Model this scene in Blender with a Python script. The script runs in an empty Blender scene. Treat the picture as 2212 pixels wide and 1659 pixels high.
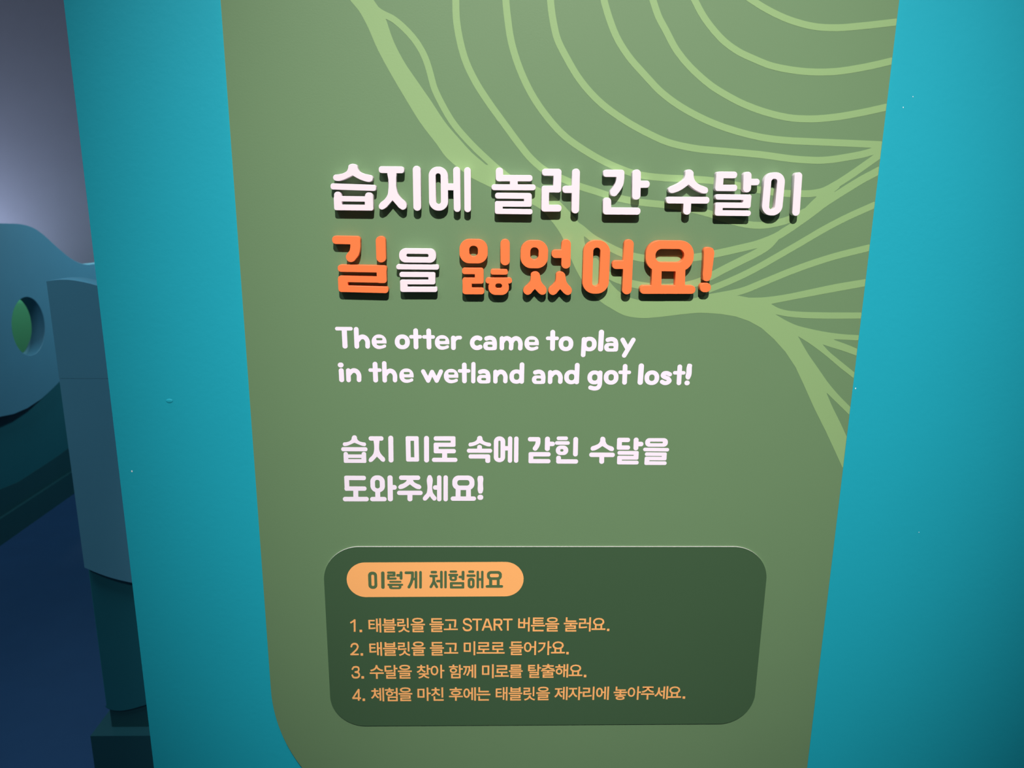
# -*- coding: utf-8 -*-
import bpy, bmesh, math
import numpy as np
from mathutils import Matrix, Vector

S = bpy.context.scene
COL = S.collection

# ------------------------------------------------------------------ camera
FPX = 1655.0
PITCH, YAW, ROLL = math.radians(13.7452), math.radians(1.4482), math.radians(0.6351)
EYE = np.array([0.0, 0.0, 1.45])
_f = np.array([math.sin(YAW)*math.cos(PITCH), math.cos(YAW)*math.cos(PITCH), -math.sin(PITCH)])
_r = np.array([math.cos(YAW), -math.sin(YAW), 0.0])
_u = np.cross(_r, _f)
CR = _r*math.cos(ROLL) + _u*math.sin(ROLL)
CU = -_r*math.sin(ROLL) + _u*math.cos(ROLL)
cd = bpy.data.cameras.new('camera')
cam = bpy.data.objects.new('camera', cd); COL.objects.link(cam)
cam.matrix_world = Matrix(((CR[0], CU[0], -_f[0], EYE[0]), (CR[1], CU[1], -_f[1], EYE[1]),
                           (CR[2], CU[2], -_f[2], EYE[2]), (0, 0, 0, 1)))
cd.sensor_width = 36.0
cd.lens = FPX/2212*36.0
cd.clip_start = 0.02
cd.dof.use_dof = True
cd.dof.focus_distance = 0.96
cd.dof.aperture_fstop = 9.0
S.camera = cam

# ------------------------------------------------------------------ world, lamps, exposure
w = bpy.data.worlds.new('world'); S.world = w; w.use_nodes = True
w.node_tree.nodes['Background'].inputs[0].default_value = (0.50, 0.50, 0.52, 1)
w.node_tree.nodes['Background'].inputs[1].default_value = 0.13

def spot(name, loc, aim, power, col, angle, blend, radius):
    l = bpy.data.lights.new(name, 'SPOT'); l.energy = power; l.color = col
    l.spot_size = math.radians(angle); l.spot_blend = blend; l.shadow_soft_size = radius
    o = bpy.data.objects.new(name, l); COL.objects.link(o)
    o.location = loc
    o.rotation_euler = (Vector(aim)-Vector(loc)).to_track_quat('-Z', 'Y').to_euler()
    return o
spot('track_spot_light', (0.09, -1.45, 3.86), (0.14, 0.95, 1.34), 800, (1.0, 0.915, 0.90), 27, 1.0, 0.022)
spot('track_spot_light', (-1.1, -1.3, 3.7), (-0.66, 0.95, 0.85), 80, (0.85, 0.95, 1.0), 36, 1.0, 0.05)
spot('track_spot_light', (1.3, -1.3, 3.7), (0.80, 0.95, 0.75), 80, (0.85, 0.95, 1.0), 36, 1.0, 0.05)
# maze hall behind: one lamp grazing the far wall, one over the wavy partition
spot('hall_uplight', (-3.35, 4.15, 0.7), (-3.3, 4.6, 1.45), 52, (0.72, 0.80, 1.0), 150, 1.0, 0.12)
spot('hall_downlight', (-0.75, 4.25, 1.9), (-2.05, 3.75, 1.1), 70, (0.62, 0.90, 1.0), 80, 1.0, 0.08)

spot('hole_fill_light', (-2.22, 4.15, 1.9), (-2.42, 3.95, 0.9), 62, (0.9, 1.0, 0.9), 70, 1.0, 0.03)  # added unseen fill lamp, brightens the green board behind the hole
al = bpy.data.lights.new('hall_fill_light', 'AREA'); al.energy = 30; al.color = (0.62, 0.86, 1.0); al.size = 0.9  # area fill added to lift the dark hall, not a ceiling fixture
ao = bpy.data.objects.new('hall_fill_light', al); COL.objects.link(ao); ao.location = (-1.2, 1.10, 3.0)

S.view_settings.view_transform = 'Standard'
S.view_settings.look = 'None'
S.view_settings.gamma = 1.0
S.view_settings.use_curve_mapping = False
S.view_settings.exposure = 0.0

# ------------------------------------------------------------------ pixel rays to planes of the place
def ray(x, y):
    return _f + CR*((x-1106.0)/FPX) - CU*((y-829.5)/FPX)
def on_y(x, y, Y):                       # plane parallel to the front wall -> (x, z)
    d = ray(x, y); t = Y/d[1]
    return d[0]*t, EYE[2]+d[2]*t
def on_x(x, y, X):                       # plane parallel to the side of the hall -> (y, z)
    d = ray(x, y); t = X/d[0]
    return d[1]*t, EYE[2]+d[2]*t

WALL_Y, BOARD_Y, FACE_Y, PLATE_Y = 0.955, 0.950, 0.940, 0.9482
FLAT = 0.00015                            # thickness of printed vinyl

# ------------------------------------------------------------------ materials
def mat(name, col, rough=0.5, spec=0.5, bump=0.0, scale=300.0, vary=0.0, coat=0.0):
    m = bpy.data.materials.new(name); m.use_nodes = True
    nt = m.node_tree; b = nt.nodes['Principled BSDF']
    b.inputs['Base Color'].default_value = (*col, 1)
    b.inputs['Roughness'].default_value = rough
    b.inputs['Specular IOR Level'].default_value = spec
    b.inputs['Coat Weight'].default_value = coat
    tc = nt.nodes.new('ShaderNodeTexCoord')
    if vary:
        n = nt.nodes.new('ShaderNodeTexNoise'); n.inputs['Scale'].default_value = 9.0; n.inputs['Detail'].default_value = 3
        mr = nt.nodes.new('ShaderNodeMapRange')
        mr.inputs['To Min'].default_value = 1-vary; mr.inputs['To Max'].default_value = 1+vary
        mx = nt.nodes.new('ShaderNodeMix'); mx.data_type = 'RGBA'; mx.blend_type = 'MULTIPLY'; mx.inputs[0].default_value = 1
        mx.inputs[6].default_value = (*col, 1)
        nt.links.new(tc.outputs['Object'], n.inputs['Vector'])
        nt.links.new(n.outputs['Fac'], mr.inputs['Value'])
        nt.links.new(mr.outputs['Result'], mx.inputs[7])
        nt.links.new(mx.outputs[2], b.inputs['Base Color'])
    if bump:
        n2 = nt.nodes.new('ShaderNodeTexNoise'); n2.inputs['Scale'].default_value = scale; n2.inputs['Detail'].default_value = 4
        bp = nt.nodes.new('ShaderNodeBump'); bp.inputs['Strength'].default_value = bump; bp.inputs['Distance'].default_value = 0.0006
        nt.links.new(tc.outputs['Object'], n2.inputs['Vector'])
        nt.links.new(n2.outputs['Fac'], bp.inputs['Height'])
        nt.links.new(bp.outputs['Normal'], b.inputs['Normal'])
    return m
M_TEAL = mat('teal_wall_paint', (0.010, 0.365, 0.460), 0.55, 0.25, 0.25, 140, 0.02)
M_GREEN = mat('moss_green_board', (0.132, 0.240, 0.114), 0.55, 0.35, 0.10, 500, 0.02)
M_VEIN = mat('light_green_print', (0.240, 0.400, 0.165), 0.55, 0.4, 0.10, 500)
M_WHITE = mat('white_acrylic', (0.82, 0.73, 0.77), 0.4, 0.5)
M_ORANGE = mat('orange_acrylic', (0.95, 0.200, 0.055), 0.4, 0.5)
M_PINK = mat('pale_pink_vinyl', (0.90, 0.82, 0.92), 0.5, 0.5)
M_PLATE = mat('dark_green_acrylic', (0.047, 0.105, 0.047), 0.45, 0.5, 0.08, 500, 0.02)
M_AMBER = mat('amber_vinyl', (0.99, 0.47, 0.15), 0.5, 0.4)
M_PILLTXT = mat('olive_print', (0.085, 0.150, 0.060), 0.5, 0.4)
M_CHIP = mat('bare_plaster', (0.8, 0.85, 0.85), 0.7, 0.2)
M_HALL = mat('lavender_wall_paint', (0.42, 0.44, 0.56), 0.7, 0.3, 0.1, 60, 0.03)
M_BLUE = mat('blue_grey_panel', (0.080, 0.26, 0.37), 0.5, 0.4, 0.1, 80, 0.04)
M_SLAB = mat('slate_blue_panel', (0.085, 0.27, 0.37), 0.55, 0.4, 0.1, 80, 0.03)
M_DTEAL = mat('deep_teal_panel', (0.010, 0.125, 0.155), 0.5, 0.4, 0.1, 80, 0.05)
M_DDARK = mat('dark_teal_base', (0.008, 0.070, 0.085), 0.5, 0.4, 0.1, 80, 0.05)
M_HOLE = mat('bright_green_panel', (0.12, 0.55, 0.29), 0.5, 0.4)
M_FLOOR = mat('navy_vinyl_floor', (0.018, 0.066, 0.165), 0.4, 0.4, 0.08, 60, 0.08)

# ------------------------------------------------------------------ object helpers
def tag(o, label=None, cat=None, group=None, kind=None):
    if label: o['label'] = label
    if cat: o['category'] = cat
    if group: o['group'] = group
    if kind: o['kind'] = kind
    return o
def link(name, mesh, m, parent=None, loc=None):
    mesh.materials.clear(); mesh.materials.append(m)
    o = bpy.data.objects.new(name, mesh); COL.objects.link(o)
    if loc is not None: o.location = loc
    if parent is not None:
        o.parent = parent
        o.matrix_parent_inverse = Matrix.Translation(-Vector(parent.location))
    return o
def empty(name, loc):
    o = bpy.data.objects.new(name, None); COL.objects.link(o); o.location = loc
    o.empty_display_size = 0.05
    return o
def box(name, lo, hi, m, parent=None, bevel=0.0):
    bm = bmesh.new(); bmesh.ops.create_cube(bm, size=1.0)
    c = [(a+b)/2 for a, b in zip(lo, hi)]
    for v in bm.verts: v.co = Vector([v.co[i]*(hi[i]-lo[i]) for i in range(3)])
    if bevel: bmesh.ops.bevel(bm, geom=list(bm.edges), offset=bevel, segments=2, affect='EDGES', profile=0.5)
    me = bpy.data.meshes.new(name); bm.to_mesh(me); bm.free()
    return link(name, me, m, parent, c)

def solid(name, loops, thick, back, m, parent=None, axis='y', bevel=0.0):
    """filled outline(s) given as (horizontal, z) loops -> plate whose back lies at `back`."""
    allp = np.vstack(loops); c = (allp.min(0)+allp.max(0))/2
    cu = bpy.data.curves.new(name, 'CURVE'); cu.dimensions = '2D'; cu.fill_mode = 'BOTH'
    cu.extrude = max(thick/2-bevel, 0.00001)
    if bevel: cu.bevel_depth = bevel; cu.bevel_resolution = 1; cu.offset = -bevel
    sg = 1.0 if axis == 'y' else 1.0
    for L in loops:
        sp = cu.splines.new('POLY'); sp.points.add(len(L)-1)
        co = np.zeros((len(L), 4)); co[:, 0] = (L[:, 0]-c[0])*sg; co[:, 1] = L[:, 1]-c[1]; co[:, 3] = 1
        sp.points.foreach_set('co', co.ravel()); sp.use_cyclic_u = True
    tmp = bpy.data.objects.new('tmp', cu)
    me = bpy.data.meshes.new_from_object(tmp); bpy.data.objects.remove(tmp); bpy.data.curves.remove(cu)
    n = len(me.vertices); a = np.zeros(n*3); me.vertices.foreach_get('co', a); a = a.reshape(-1, 3)
    if axis == 'y': b = np.stack([a[:, 0], -a[:, 2], a[:, 1]], 1); loc = (c[0], back-thick/2, c[1])
    else: b = np.stack([a[:, 2], a[:, 0], a[:, 1]], 1); loc = (back+thick/2, c[0], c[1])
    me.vertices.foreach_set('co', b.ravel()); me.update(); me.name = name
    return link(name, me, m, parent, loc)

# ------------------------------------------------------------------ outline drawing: distance field of strokes -> clean contours
def catmull(P, closed=False, n=7):
    """P: points; a third element marks a sharp corner"""
    N = len(P); Q = [np.array(p[:2], float) for p in P]; sh = [len(p) > 2 for p in P]
    out = []
    for i in range(N if closed else N-1):
        j = (i+1) % N
        a, b = Q[i], Q[j]
        pa = Q[i-1] if (closed or i > 0) else a
        pb = Q[(j+1) % N] if (closed or j < N-1) else b
        L0 = np.linalg.norm(a-pa) or 1e-9; L1 = np.linalg.norm(b-a) or 1e-9; L2 = np.linalg.norm(pb-b) or 1e-9
        ta = ((a-pa)/L0*L1+(b-a)/L1*L0)/(L0+L1)*L1 if L0 > 1e-6 else (b-a)
        tb = ((b-a)/L1*L2+(pb-b)/L2*L1)/(L1+L2)*L1 if L2 > 1e-6 else (b-a)
        if sh[i]: ta = (b-a)*0.5
        if sh[j]: tb = (b-a)*0.5
        L = np.linalg.norm(b-a)
        for t, d in ((ta, 0), (tb, 1)):
            q = np.linalg.norm(t)
            if q > 1.2*L: t *= 1.2*L/q
        for k in range(n):
            s = k/n; s2, s3 = s*s, s*s*s
            out.append((2*s3-3*s2+1)*a+(s3-2*s2+s)*ta+(-2*s3+3*s2)*b+(s3-s2)*tb)
    if not closed: out.append(Q[-1])
    return out

def prims(ops, M):
    """ops in drawing coordinates -> primitives in plane coordinates through the map M"""
    out = []
    def perp(x, y, dx, dy):
        L = math.hypot(dx, dy) or 1; nx, ny = -dy/L, dx/L
        a = np.array(M(x+nx, y+ny)); b = np.array(M(x-nx, y-ny)); return np.linalg.norm(a-b)/2
    for op in ops:
        k = op[0]; neg = k[0] == '-'; k = k.lstrip('-')
        if k == 's':
            x0, y0, x1, y1, w, r = op[1:]
            mx, my = (x0+x1)/2, (y0+y1)/2; sc = perp(mx, my, x1-x0, y1-y0)
            out.append(('s', neg, np.array(M(x0, y0)), np.array(M(x1, y1)), w*sc/2, min(r, w/2-0.01)*sc))
        elif k == 'b':
            x0, y0, x1, y1, r = op[1:]
            xm, ym = (x0+x1)/2, (y0+y1)/2; sc = perp(xm, ym, 0, 1)
            u0, u1 = M(x0, ym)[0], M(x1, ym)[0]; v0, v1 = M(xm, y1)[1], M(xm, y0)[1]
            if u0 > u1: u0, u1 = u1, u0
            r = min(r*sc, (u1-u0)/2-1e-6, (v1-v0)/2-1e-6)
            out.append(('b', neg, (u0+u1)/2, (v0+v1)/2, (u1-u0)/2, (v1-v0)/2, r))
        elif k == 'l':
            w, pts = op[1], op[2]
            pts = catmull(pts, n=5) if len(pts) > 2 else [np.array(p, float) for p in pts]
            for a, b in zip(pts[:-1], pts[1:]):
                sc = perp((a[0]+b[0])/2, (a[1]+b[1])/2, b[0]-a[0], b[1]-a[1])
                out.append(('c', neg, np.array(M(*a)), np.array(M(*b)), w*sc/2))
        elif k == 'c' or k == 'p':
            pts = catmull(op[1], True) if k == 'c' else [np.array(p[:2], float) for p in op[1]]
            out.append(('p', neg, np.array([M(*p) for p in pts])))
    return out

def bounds(pr):
    lo, hi = [], []
    for p in pr:
        if p[1]: continue
        if p[0] == 's': q = np.array([p[2], p[3]]); e = p[4]
        elif p[0] == 'c': q = np.array([p[2], p[3]]); e = p[4]
        elif p[0] == 'b': q = np.array([[p[2]-p[4], p[3]-p[5]], [p[2]+p[4], p[3]+p[5]]]); e = 0
        else: q = p[2]; e = 0
        lo.append(q.min(0)-e); hi.append(q.max(0)+e)
    return np.min(lo, 0), np.max(hi, 0)

def field(pr, h, clip=None):
    lo, hi = bounds(pr); lo = lo-3*h; hi = hi+3*h
    nx = int((hi[0]-lo[0])/h)+2; ny = int((hi[1]-lo[1])/h)+2
    X = lo[0]+np.arange(nx)*h; Y = lo[1]+np.arange(ny)*h
    F = np.full((ny, nx), 1.0)
    for p in pr:
        if p[0] == 's': q = np.array([p[2], p[3]]); e = p[4]
        elif p[0] == 'c': q = np.array([p[2], p[3]]); e = p[4]
        elif p[0] == 'b': q = np.array([[p[2]-p[4], p[3]-p[5]], [p[2]+p[4], p[3]+p[5]]]); e = 0
        else: q = p[2]; e = 0
        a = q.min(0)-e-4*h; b = q.max(0)+e+4*h
        i0, i1 = np.searchsorted(X, [a[0], b[0]]); j0, j1 = np.searchsorted(Y, [a[1], b[1]])
        if i1 <= i0 or j1 <= j0: continue
        x, y = np.meshgrid(X[i0:i1], Y[j0:j1])
        if p[0] == 'c':
            A, B, r = p[2], p[3], p[4]; d = B-A; L2 = d@d+1e-18
            t = np.clip(((x-A[0])*d[0]+(y-A[1])*d[1])/L2, 0, 1)
            D = np.hypot(x-A[0]-t*d[0], y-A[1]-t*d[1])-r
        elif p[0] == 's':
            A, B, hw, r = p[2:6]; c = (A+B)/2; d = B-A; L = np.linalg.norm(d); d = d/L
            px = np.abs((x-c[0])*d[0]+(y-c[1])*d[1])-(L/2-r); py = np.abs(-(x-c[0])*d[1]+(y-c[1])*d[0])-(hw-r)
            D = np.hypot(np.maximum(px, 0), np.maximum(py, 0))+np.minimum(np.maximum(px, py), 0)-r
        elif p[0] == 'b':
            cx, cy, hx, hy, r = p[2:7]
            px = np.abs(x-cx)-(hx-r); py = np.abs(y-cy)-(hy-r)
            D = np.hypot(np.maximum(px, 0), np.maximum(py, 0))+np.minimum(np.maximum(px, py), 0)-r
        else:
            V = p[2]; D2 = np.full(x.shape, 1e9); ins = np.zeros(x.shape, bool)
            for k in range(len(V)):
                a_, b_ = V[k-1], V[k]; d = b_-a_; L2 = d@d
                if L2 < 1e-14: continue
                wx, wy = x-a_[0], y-a_[1]
                t = np.clip((wx*d[0]+wy*d[1])/L2, 0, 1)
                D2 = np.minimum(D2, (wx-t*d[0])**2+(wy-t*d[1])**2)
                if a_[1] != b_[1]:
                    ins ^= ((a_[1] > y) != (b_[1] > y)) & (x < (b_[0]-a_[0])*(y-a_[1])/(b_[1]-a_[1])+a_[0])
            D = np.sqrt(D2); D[ins] *= -1
        W = F[j0:j1, i0:i1]
        F[j0:j1, i0:i1] = np.maximum(W, -D) if p[1] else np.minimum(W, D)
    if clip: F = clip(F, X[None, :], Y[:, None])
    F = np.where(np.abs(F) < 1e-9, 1e-9, F)
    F[0, :] = F[-1, :] = 1; F[:, 0] = F[:, -1] = 1
    return F, X, Y

def simplify(P, tol):
    n = len(P)
    if n < 8: return P
    far = int(np.argmax(np.sum((P-P[0])**2, 1)))
    def rdp(Q):
        keep = np.zeros(len(Q), bool); keep[0] = keep[-1] = True; st = [(0, len(Q)-1)]
        while st:
            a, b = st.pop()
            if b-a < 2: continue
            d = Q[b]-Q[a]; L = math.hypot(*d) or 1e-12; s = Q[a+1:b]-Q[a]
            e = np.abs(s[:, 0]*d[1]-s[:, 1]*d[0])/L; i = int(np.argmax(e))
            if e[i] > tol: keep[a+1+i] = True; st += [(a, a+1+i), (a+1+i, b)]
        return Q[keep]
    A = rdp(P[:far+1]); B = rdp(np.vstack([P[far:], P[:1]]))
    return np.vstack([A[:-1], B[:-1]])

def contours(F, X, Y, tol, minarea=None):
    h = X[1]-X[0]; I = F < 0
    code = I[:-1, :-1]*1+I[:-1, 1:]*2+I[1:, 1:]*4+I[1:, :-1]*8
    js, is_ = np.nonzero((code > 0) & (code < 15))
    T = {1: [(3, 0)], 2: [(0, 1)], 3: [(3, 1)], 4: [(1, 2)], 6: [(0, 2)], 7: [(3, 2)], 8: [(2, 3)], 9: [(2, 0)], 11: [(2, 1)],
         12: [(1, 3)], 13: [(1, 0)], 14: [(0, 3)], 5: [(3, 0), (1, 2)], 10: [(0, 1), (2, 3)]}
    nxt = {}
    for j, i in zip(js.tolist(), is_.tolist()):
        K = ((0, j, i), (1, j, i+1), (0, j+1, i), (1, j, i))
        for a, b in T[int(code[j, i])]: nxt[K[a]] = K[b]
    loops = []
    while nxt:
        s, k = nxt.popitem(); L = [s]
        while k != s and k in nxt:
            L.append(k); k = nxt.pop(k)
        if len(L) < 6: continue
        pts = []
        for t, j, i in L:
            if t == 0:
                a, b = F[j, i], F[j, i+1]; q = a/(a-b); pts.append((X[i]+q*h, Y[j]))
            else:
                a, b = F[j, i], F[j+1, i]; q = a/(a-b); pts.append((X[i], Y[j]+q*h))
        P = simplify(np.array(pts), tol)
        if len(P) < 3: continue
        ar = 0.5*abs(np.dot(P[:, 0], np.roll(P[:, 1], -1))-np.dot(P[:, 1], np.roll(P[:, 0], -1)))
        if ar < 6*h*h: continue
        loops.append(P)
    return loops
def outline(pr, h, tol=None, clip=None):
    F, X, Y = field(pr, h, clip); return contours(F, X, Y, tol or h*0.12)

def crop(x0, y0, s, Yp):
    return lambda x, y: on_y(x0+x/s, y0+y/s, Yp)

# ================================================================== SETTING
uL = on_y(235, 830, WALL_Y)[0]
wall = box('wall_front', (uL, WALL_Y, 0.0), (3.2, WALL_Y+0.12, 3.4), M_TEAL); tag(wall, 'teal painted wall around the green signboard', kind='structure')
fl = box('floor', (-5.0, -2.6, -0.05), (3.2, 5.2, 0.0), M_FLOOR); tag(fl, 'dark navy floor', kind='structure')
bw = box('wall_back', (-5.0, 4.60, 0.0), (3.2, 4.72, 3.4), M_HALL); tag(bw, 'lavender grey wall at the back of the hall', kind='structure')
for (px, py, a) in ((285, 1018, 1.0), (1951, 232, .6), (1972, 209, .5), (1848, 839, .8), (1985, 1150, .5)):
    x, z = on_y(px, py, WALL_Y)
    ang = np.linspace(0, 2*math.pi, 8)[:-1]
    L = np.stack([x+np.cos(ang)*0.0009*a*(1+.3*np.sin(3*ang)), z+np.sin(ang)*0.0013*a], 1)
    solid('paint_chip', [L], 0.0002, WALL_Y, M_CHIP, wall)

bx, bz = on_y(366, 866, WALL_Y)
bm = bmesh.new(); bmesh.ops.create_uvsphere(bm, u_segments=16, v_segments=8, radius=1.0)
for v in bm.verts: v.co = Vector((v.co.x*0.0045, v.co.y*0.0007, v.co.z*0.0028))
me = bpy.data.meshes.new('paint_blister'); bm.to_mesh(me); bm.free()
for p in me.polygons: p.use_smooth = True
link('paint_blister', me, M_TEAL, wall, (bx, WALL_Y, bz))

# ---- far partition along the left of the hall: plane x = -2.08
PX = -2.08
far = empty('maze_partition', (PX-0.03, 3.6, 0.0))
tag(far, 'wavy-topped blue grey maze partition with a round hole beyond the teal wall', 'partition')
def fx(pts, X=PX+0.0): return [on_x(x, y, X) for x, y in pts]
XF = PX+0.045                                  # front of the blue panel
ptop = fx([(0, 484), (28, 483), (50, 485), (72, 492), (92, 505), (112, 523), (132, 541), (152, 557), (170, 567), (186, 571), (204, 570)], XF)
pbot = fx([(0, 901), (30, 895), (60, 882), (90, 862), (112, 842), (128, 826), (140, 805)], XF)
y0, y1 = ptop[0][0], ptop[-1][0]
loop = [(y0-0.9, ptop[0][1]-0.30), (y0-0.5, ptop[0][1]-0.10), (y0-0.2, ptop[0][1]-0.012)] + ptop + [(y1+0.3, ptop[-1][1]-0.005), (4.6, ptop[-1][1]-0.01)]
loop += [(4.6, pbot[-1][1]+0.12), (pbot[-1][0]+0.35, pbot[-1][1]+0.12)] + pbot[::-1] + [(y0-0.25, pbot[0][1]-0.0), (y0-0.9, pbot[0][1]+0.15)]
hc = on_x(62, 704, XF)
ht, hb = on_x(62, 640.5, XF), on_x(62, 769.5, XF)
hl, hr = on_x(25, 704, XF), on_x(97, 704, XF)
ang = np.linspace(0, 2*math.pi, 65)[:-1]
hy, hz = (hl[0]+hr[0])/2, (ht[1]+hb[1])/2
HR = ((hr[0]-hl[0])/2, (ht[1]-hb[1])/2)
print('hole radii', HR, 'span', y0, y1, 'z', ptop[0], pbot[0])
hole = np.stack([hy+np.cos(ang)*HR[0], hz+np.sin(ang)*HR[1]], 1)
LP = np.array(catmull([tuple(p) for p in loop[:3]+ptop[1:]+loop[3+len(ptop)-0:3+len(ptop)+1]], False, 5))
body = np.vstack([LP, np.array(loop[3+len(ptop)+1:])])
HT = 0.060
solid('wavy_panel', [body, hole], HT, XF-HT, M_BLUE, far, 'x', 0.002)
# green board closing the back of the hole, and the deep teal body of the partition under the panel
gp = np.array([(3.2, 0.0), (4.59, 0.0), (4.59, 1.0), (3.2, 1.04)])
solid('green_backing', [gp], 0.02, XF-0.38, M_HOLE, far, 'x')
zb = on_x(0, 1115, PX)[1]
zb2 = on_x(155, 1020, PX)[1]
print('baseboard z', zb, zb2)
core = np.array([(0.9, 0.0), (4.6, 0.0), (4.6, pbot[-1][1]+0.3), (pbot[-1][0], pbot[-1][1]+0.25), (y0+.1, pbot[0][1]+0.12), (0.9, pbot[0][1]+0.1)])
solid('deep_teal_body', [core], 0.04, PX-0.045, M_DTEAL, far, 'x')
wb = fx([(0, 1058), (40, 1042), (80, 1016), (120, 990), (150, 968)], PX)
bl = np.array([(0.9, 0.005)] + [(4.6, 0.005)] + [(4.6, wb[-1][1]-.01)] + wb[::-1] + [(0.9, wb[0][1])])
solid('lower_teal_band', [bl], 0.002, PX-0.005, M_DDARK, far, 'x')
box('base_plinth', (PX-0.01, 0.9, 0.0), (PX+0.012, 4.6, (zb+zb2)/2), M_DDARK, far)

# ---- near partition parallel to the front wall, seen left of it
NY = 1.60
near = empty('maze_partition', (-0.6, NY+0.05, 0.0))
tag(near, 'slate blue maze partition slab with deep teal base, partly hidden by the teal wall', 'partition')
top = [on_y(x, y, NY) for x, y in [(100, 607.5), (113, 605.5), (130, 604), (150, 604.5), (173.5, 608), (195, 612.7), (212, 617.6)]]
xl = (on_y(100, 607, NY)[0]+on_y(182, 1225, NY)[0])/2
bot = [on_y(x, y, NY) for x, y in [(182, 1226), (208, 1237), (236, 1247), (262, 1254), (290, 1260)]]
top[0] = (xl, top[0][1]); bot[0] = (xl, bot[0][1])
tp = catmull(top, False, 5); bt = catmull(bot, False, 5)
tp += [np.array((-0.70, top[-1][1]-0.02)), np.array((-0.60, top[-1][1]-0.06)), np.array((-0.3, top[-1][1]-0.10)), np.array((0.3, top[-1][1]-0.10))]
bt += [np.array((-0.70, bot[-1][1]-0.012)), np.array((-0.55, bot[-1][1]-0.014)), np.array((0.3, bot[-1][1]-0.014))]
zj = on_y(180, 818, NY)[1]
solid('slate_panel', [np.array(tp+[np.array((0.3, zj+0.0003)), np.array((xl, zj+0.0003))])], 0.05, NY+0.05, M_SLAB, near, 'y', 0.0002)
solid('slate_panel', [np.array([np.array((xl, zj-0.0003)), np.array((0.3, zj-0.0003))]+bt[::-1])], 0.05, NY+0.05, M_SLAB, near, 'y', 0.0002)
x2 = on_y(190, 1245, NY+0.012)[0]
gb = [on_y(x, y, NY+0.012) for x, y in [(222, 1528), (232, 1535), (252, 1539), (278, 1536), (300, 1530), (320, 1524)]]
gb = catmull(gb, False, 4)+[np.array((-0.5, gb[-1][1]+0.04)), np.array((0.3, gb[-1][1]+0.05))]
gb[0] = np.array((x2, gb[0][1]))
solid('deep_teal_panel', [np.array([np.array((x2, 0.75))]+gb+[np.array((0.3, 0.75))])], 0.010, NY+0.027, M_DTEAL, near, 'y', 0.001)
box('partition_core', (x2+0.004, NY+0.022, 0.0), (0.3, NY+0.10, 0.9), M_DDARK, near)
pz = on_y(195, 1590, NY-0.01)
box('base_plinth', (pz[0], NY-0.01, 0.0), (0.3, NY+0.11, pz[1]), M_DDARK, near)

# ================================================================== SIGNBOARD
bL = on_y(531, 750, BOARD_Y)[0]; bR = on_y(1848, 790, BOARD_Y)[0]
zc = on_y(590, 1490, BOARD_Y)[1]; q = on_y(652.6, 1659, BOARD_Y)
a_, b_ = q[0]-bL, zc-q[1]; R = (a_*a_+b_*b_)/(2*a_)
t = np.linspace(0, math.pi/2, 40)
L = [(bL, 1.98)] + [(bL+R-R*math.cos(s), zc-R*math.sin(s)) for s in t] + [(bR, zc-R), (bR, 1.98)]
L = np.array(L[::-1])
sign = empty('signboard', ((bL+bR)/2, WALL_Y, zc-R))
tag(sign, 'tall moss green signboard with light green leaf veins fixed to the teal wall', 'sign')
solid('board_panel', [L], WALL_Y-BOARD_Y-0.0002, WALL_Y-0.0002, M_GREEN, sign, 'y', 0.0003)

# ---- printed leaf veins
stem = [(560, -560, 1), (640, -250), (732, -40), (756, 0), (775, 23), (794, 57), (813, 101), (841, 154), (874, 210), (912, 271), (943, 311), (964, 340), (984, 358), (1003, 373), (1020, 385), (1040, 395),
        (1061, 405), (1090, 416), (1120, 428), (1149, 441), (1168, 452), (1191, 477), (1203, 493), (1215, 513), (1223, 535), (1235, 563), (1253, 599), (1275, 630), (1298, 652),
        (1321, 667), (1348, 681), (1384, 687), (1423, 685), (1468, 679.5), (1513, 675.7), (1558, 678.3, 1), (1592, 684.2, 1), (1600, 645, 1), (1560, 640), (1534, 637), (1500, 644), (1450, 650),
        (1418, 651), (1385, 649), (1364, 644), (1340, 632), (1324, 617), (1314, 604), (1288, 573), (1270, 545), (1263, 525), (1261, 508, 1), (1250, 481), (1232, 459), (1209, 435),
        (1190, 419), (1168, 407), (1130, 391), (1102, 377), (1081, 361), (1050, 356, 1), (1018.5, 329), (993, 301), (963, 266), (932.4, 220), (904.6, 180), (872, 131.6),
        (849, 86), (835, 45, 1), (816, 13), (807, 0), (790, -40), (712, -250), (640, -560, 1)]
F_ = lambda x, y: (1550+x/3.6875, 600+y/3.6875)
lower = [(0, 285), (120, 300), (250, 345), (350, 400), (450, 490), (540, 590), (620, 710), (690, 860), (770, 1040), (860, 1220), (930, 1370), (1000, 1525), (1020, 1570)]
thick = [(1552, 640), (1597, 639), (1652, 650), (1890, 602), (1890, 1030)] + [F_(*p) for p in lower[::-1]]
isl = [[(425, 208, 1), (470, 235), (540, 258), (650, 270), (800, 275), (1155, 277), (1260, 278), (1260, 50), (1172, 68), (900, 118), (650, 165), (520, 190)],
       [(455, 288, 1), (530, 305), (640, 318), (800, 325), (1155, 325), (1260, 325), (1260, 466), (1135, 458), (1000, 450), (850, 430), (740, 408), (620, 375), (540, 338)],
       [(915, 490, 1), (1000, 493), (1135, 500), (1260, 505), (1260, 640), (1122, 570), (1000, 520)],
       [(835, 530, 1), (900, 552), (960, 570), (1118, 625), (1260, 680), (1260, 900), (1098, 760), (980, 665), (880, 580)],
       [(640, 465, 1), (720, 515), (850, 610), (980, 720), (1093, 808), (1260, 930), (1260, 1230), (1065, 1037), (960, 930), (880, 835), (800, 720), (720, 605)],
       [(865, 912, 1), (930, 975), (1055, 1098), (1260, 1280), (1260, 1700), (1130, 1480), (1035, 1280), (980, 1160), (920, 1040)]]
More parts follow.
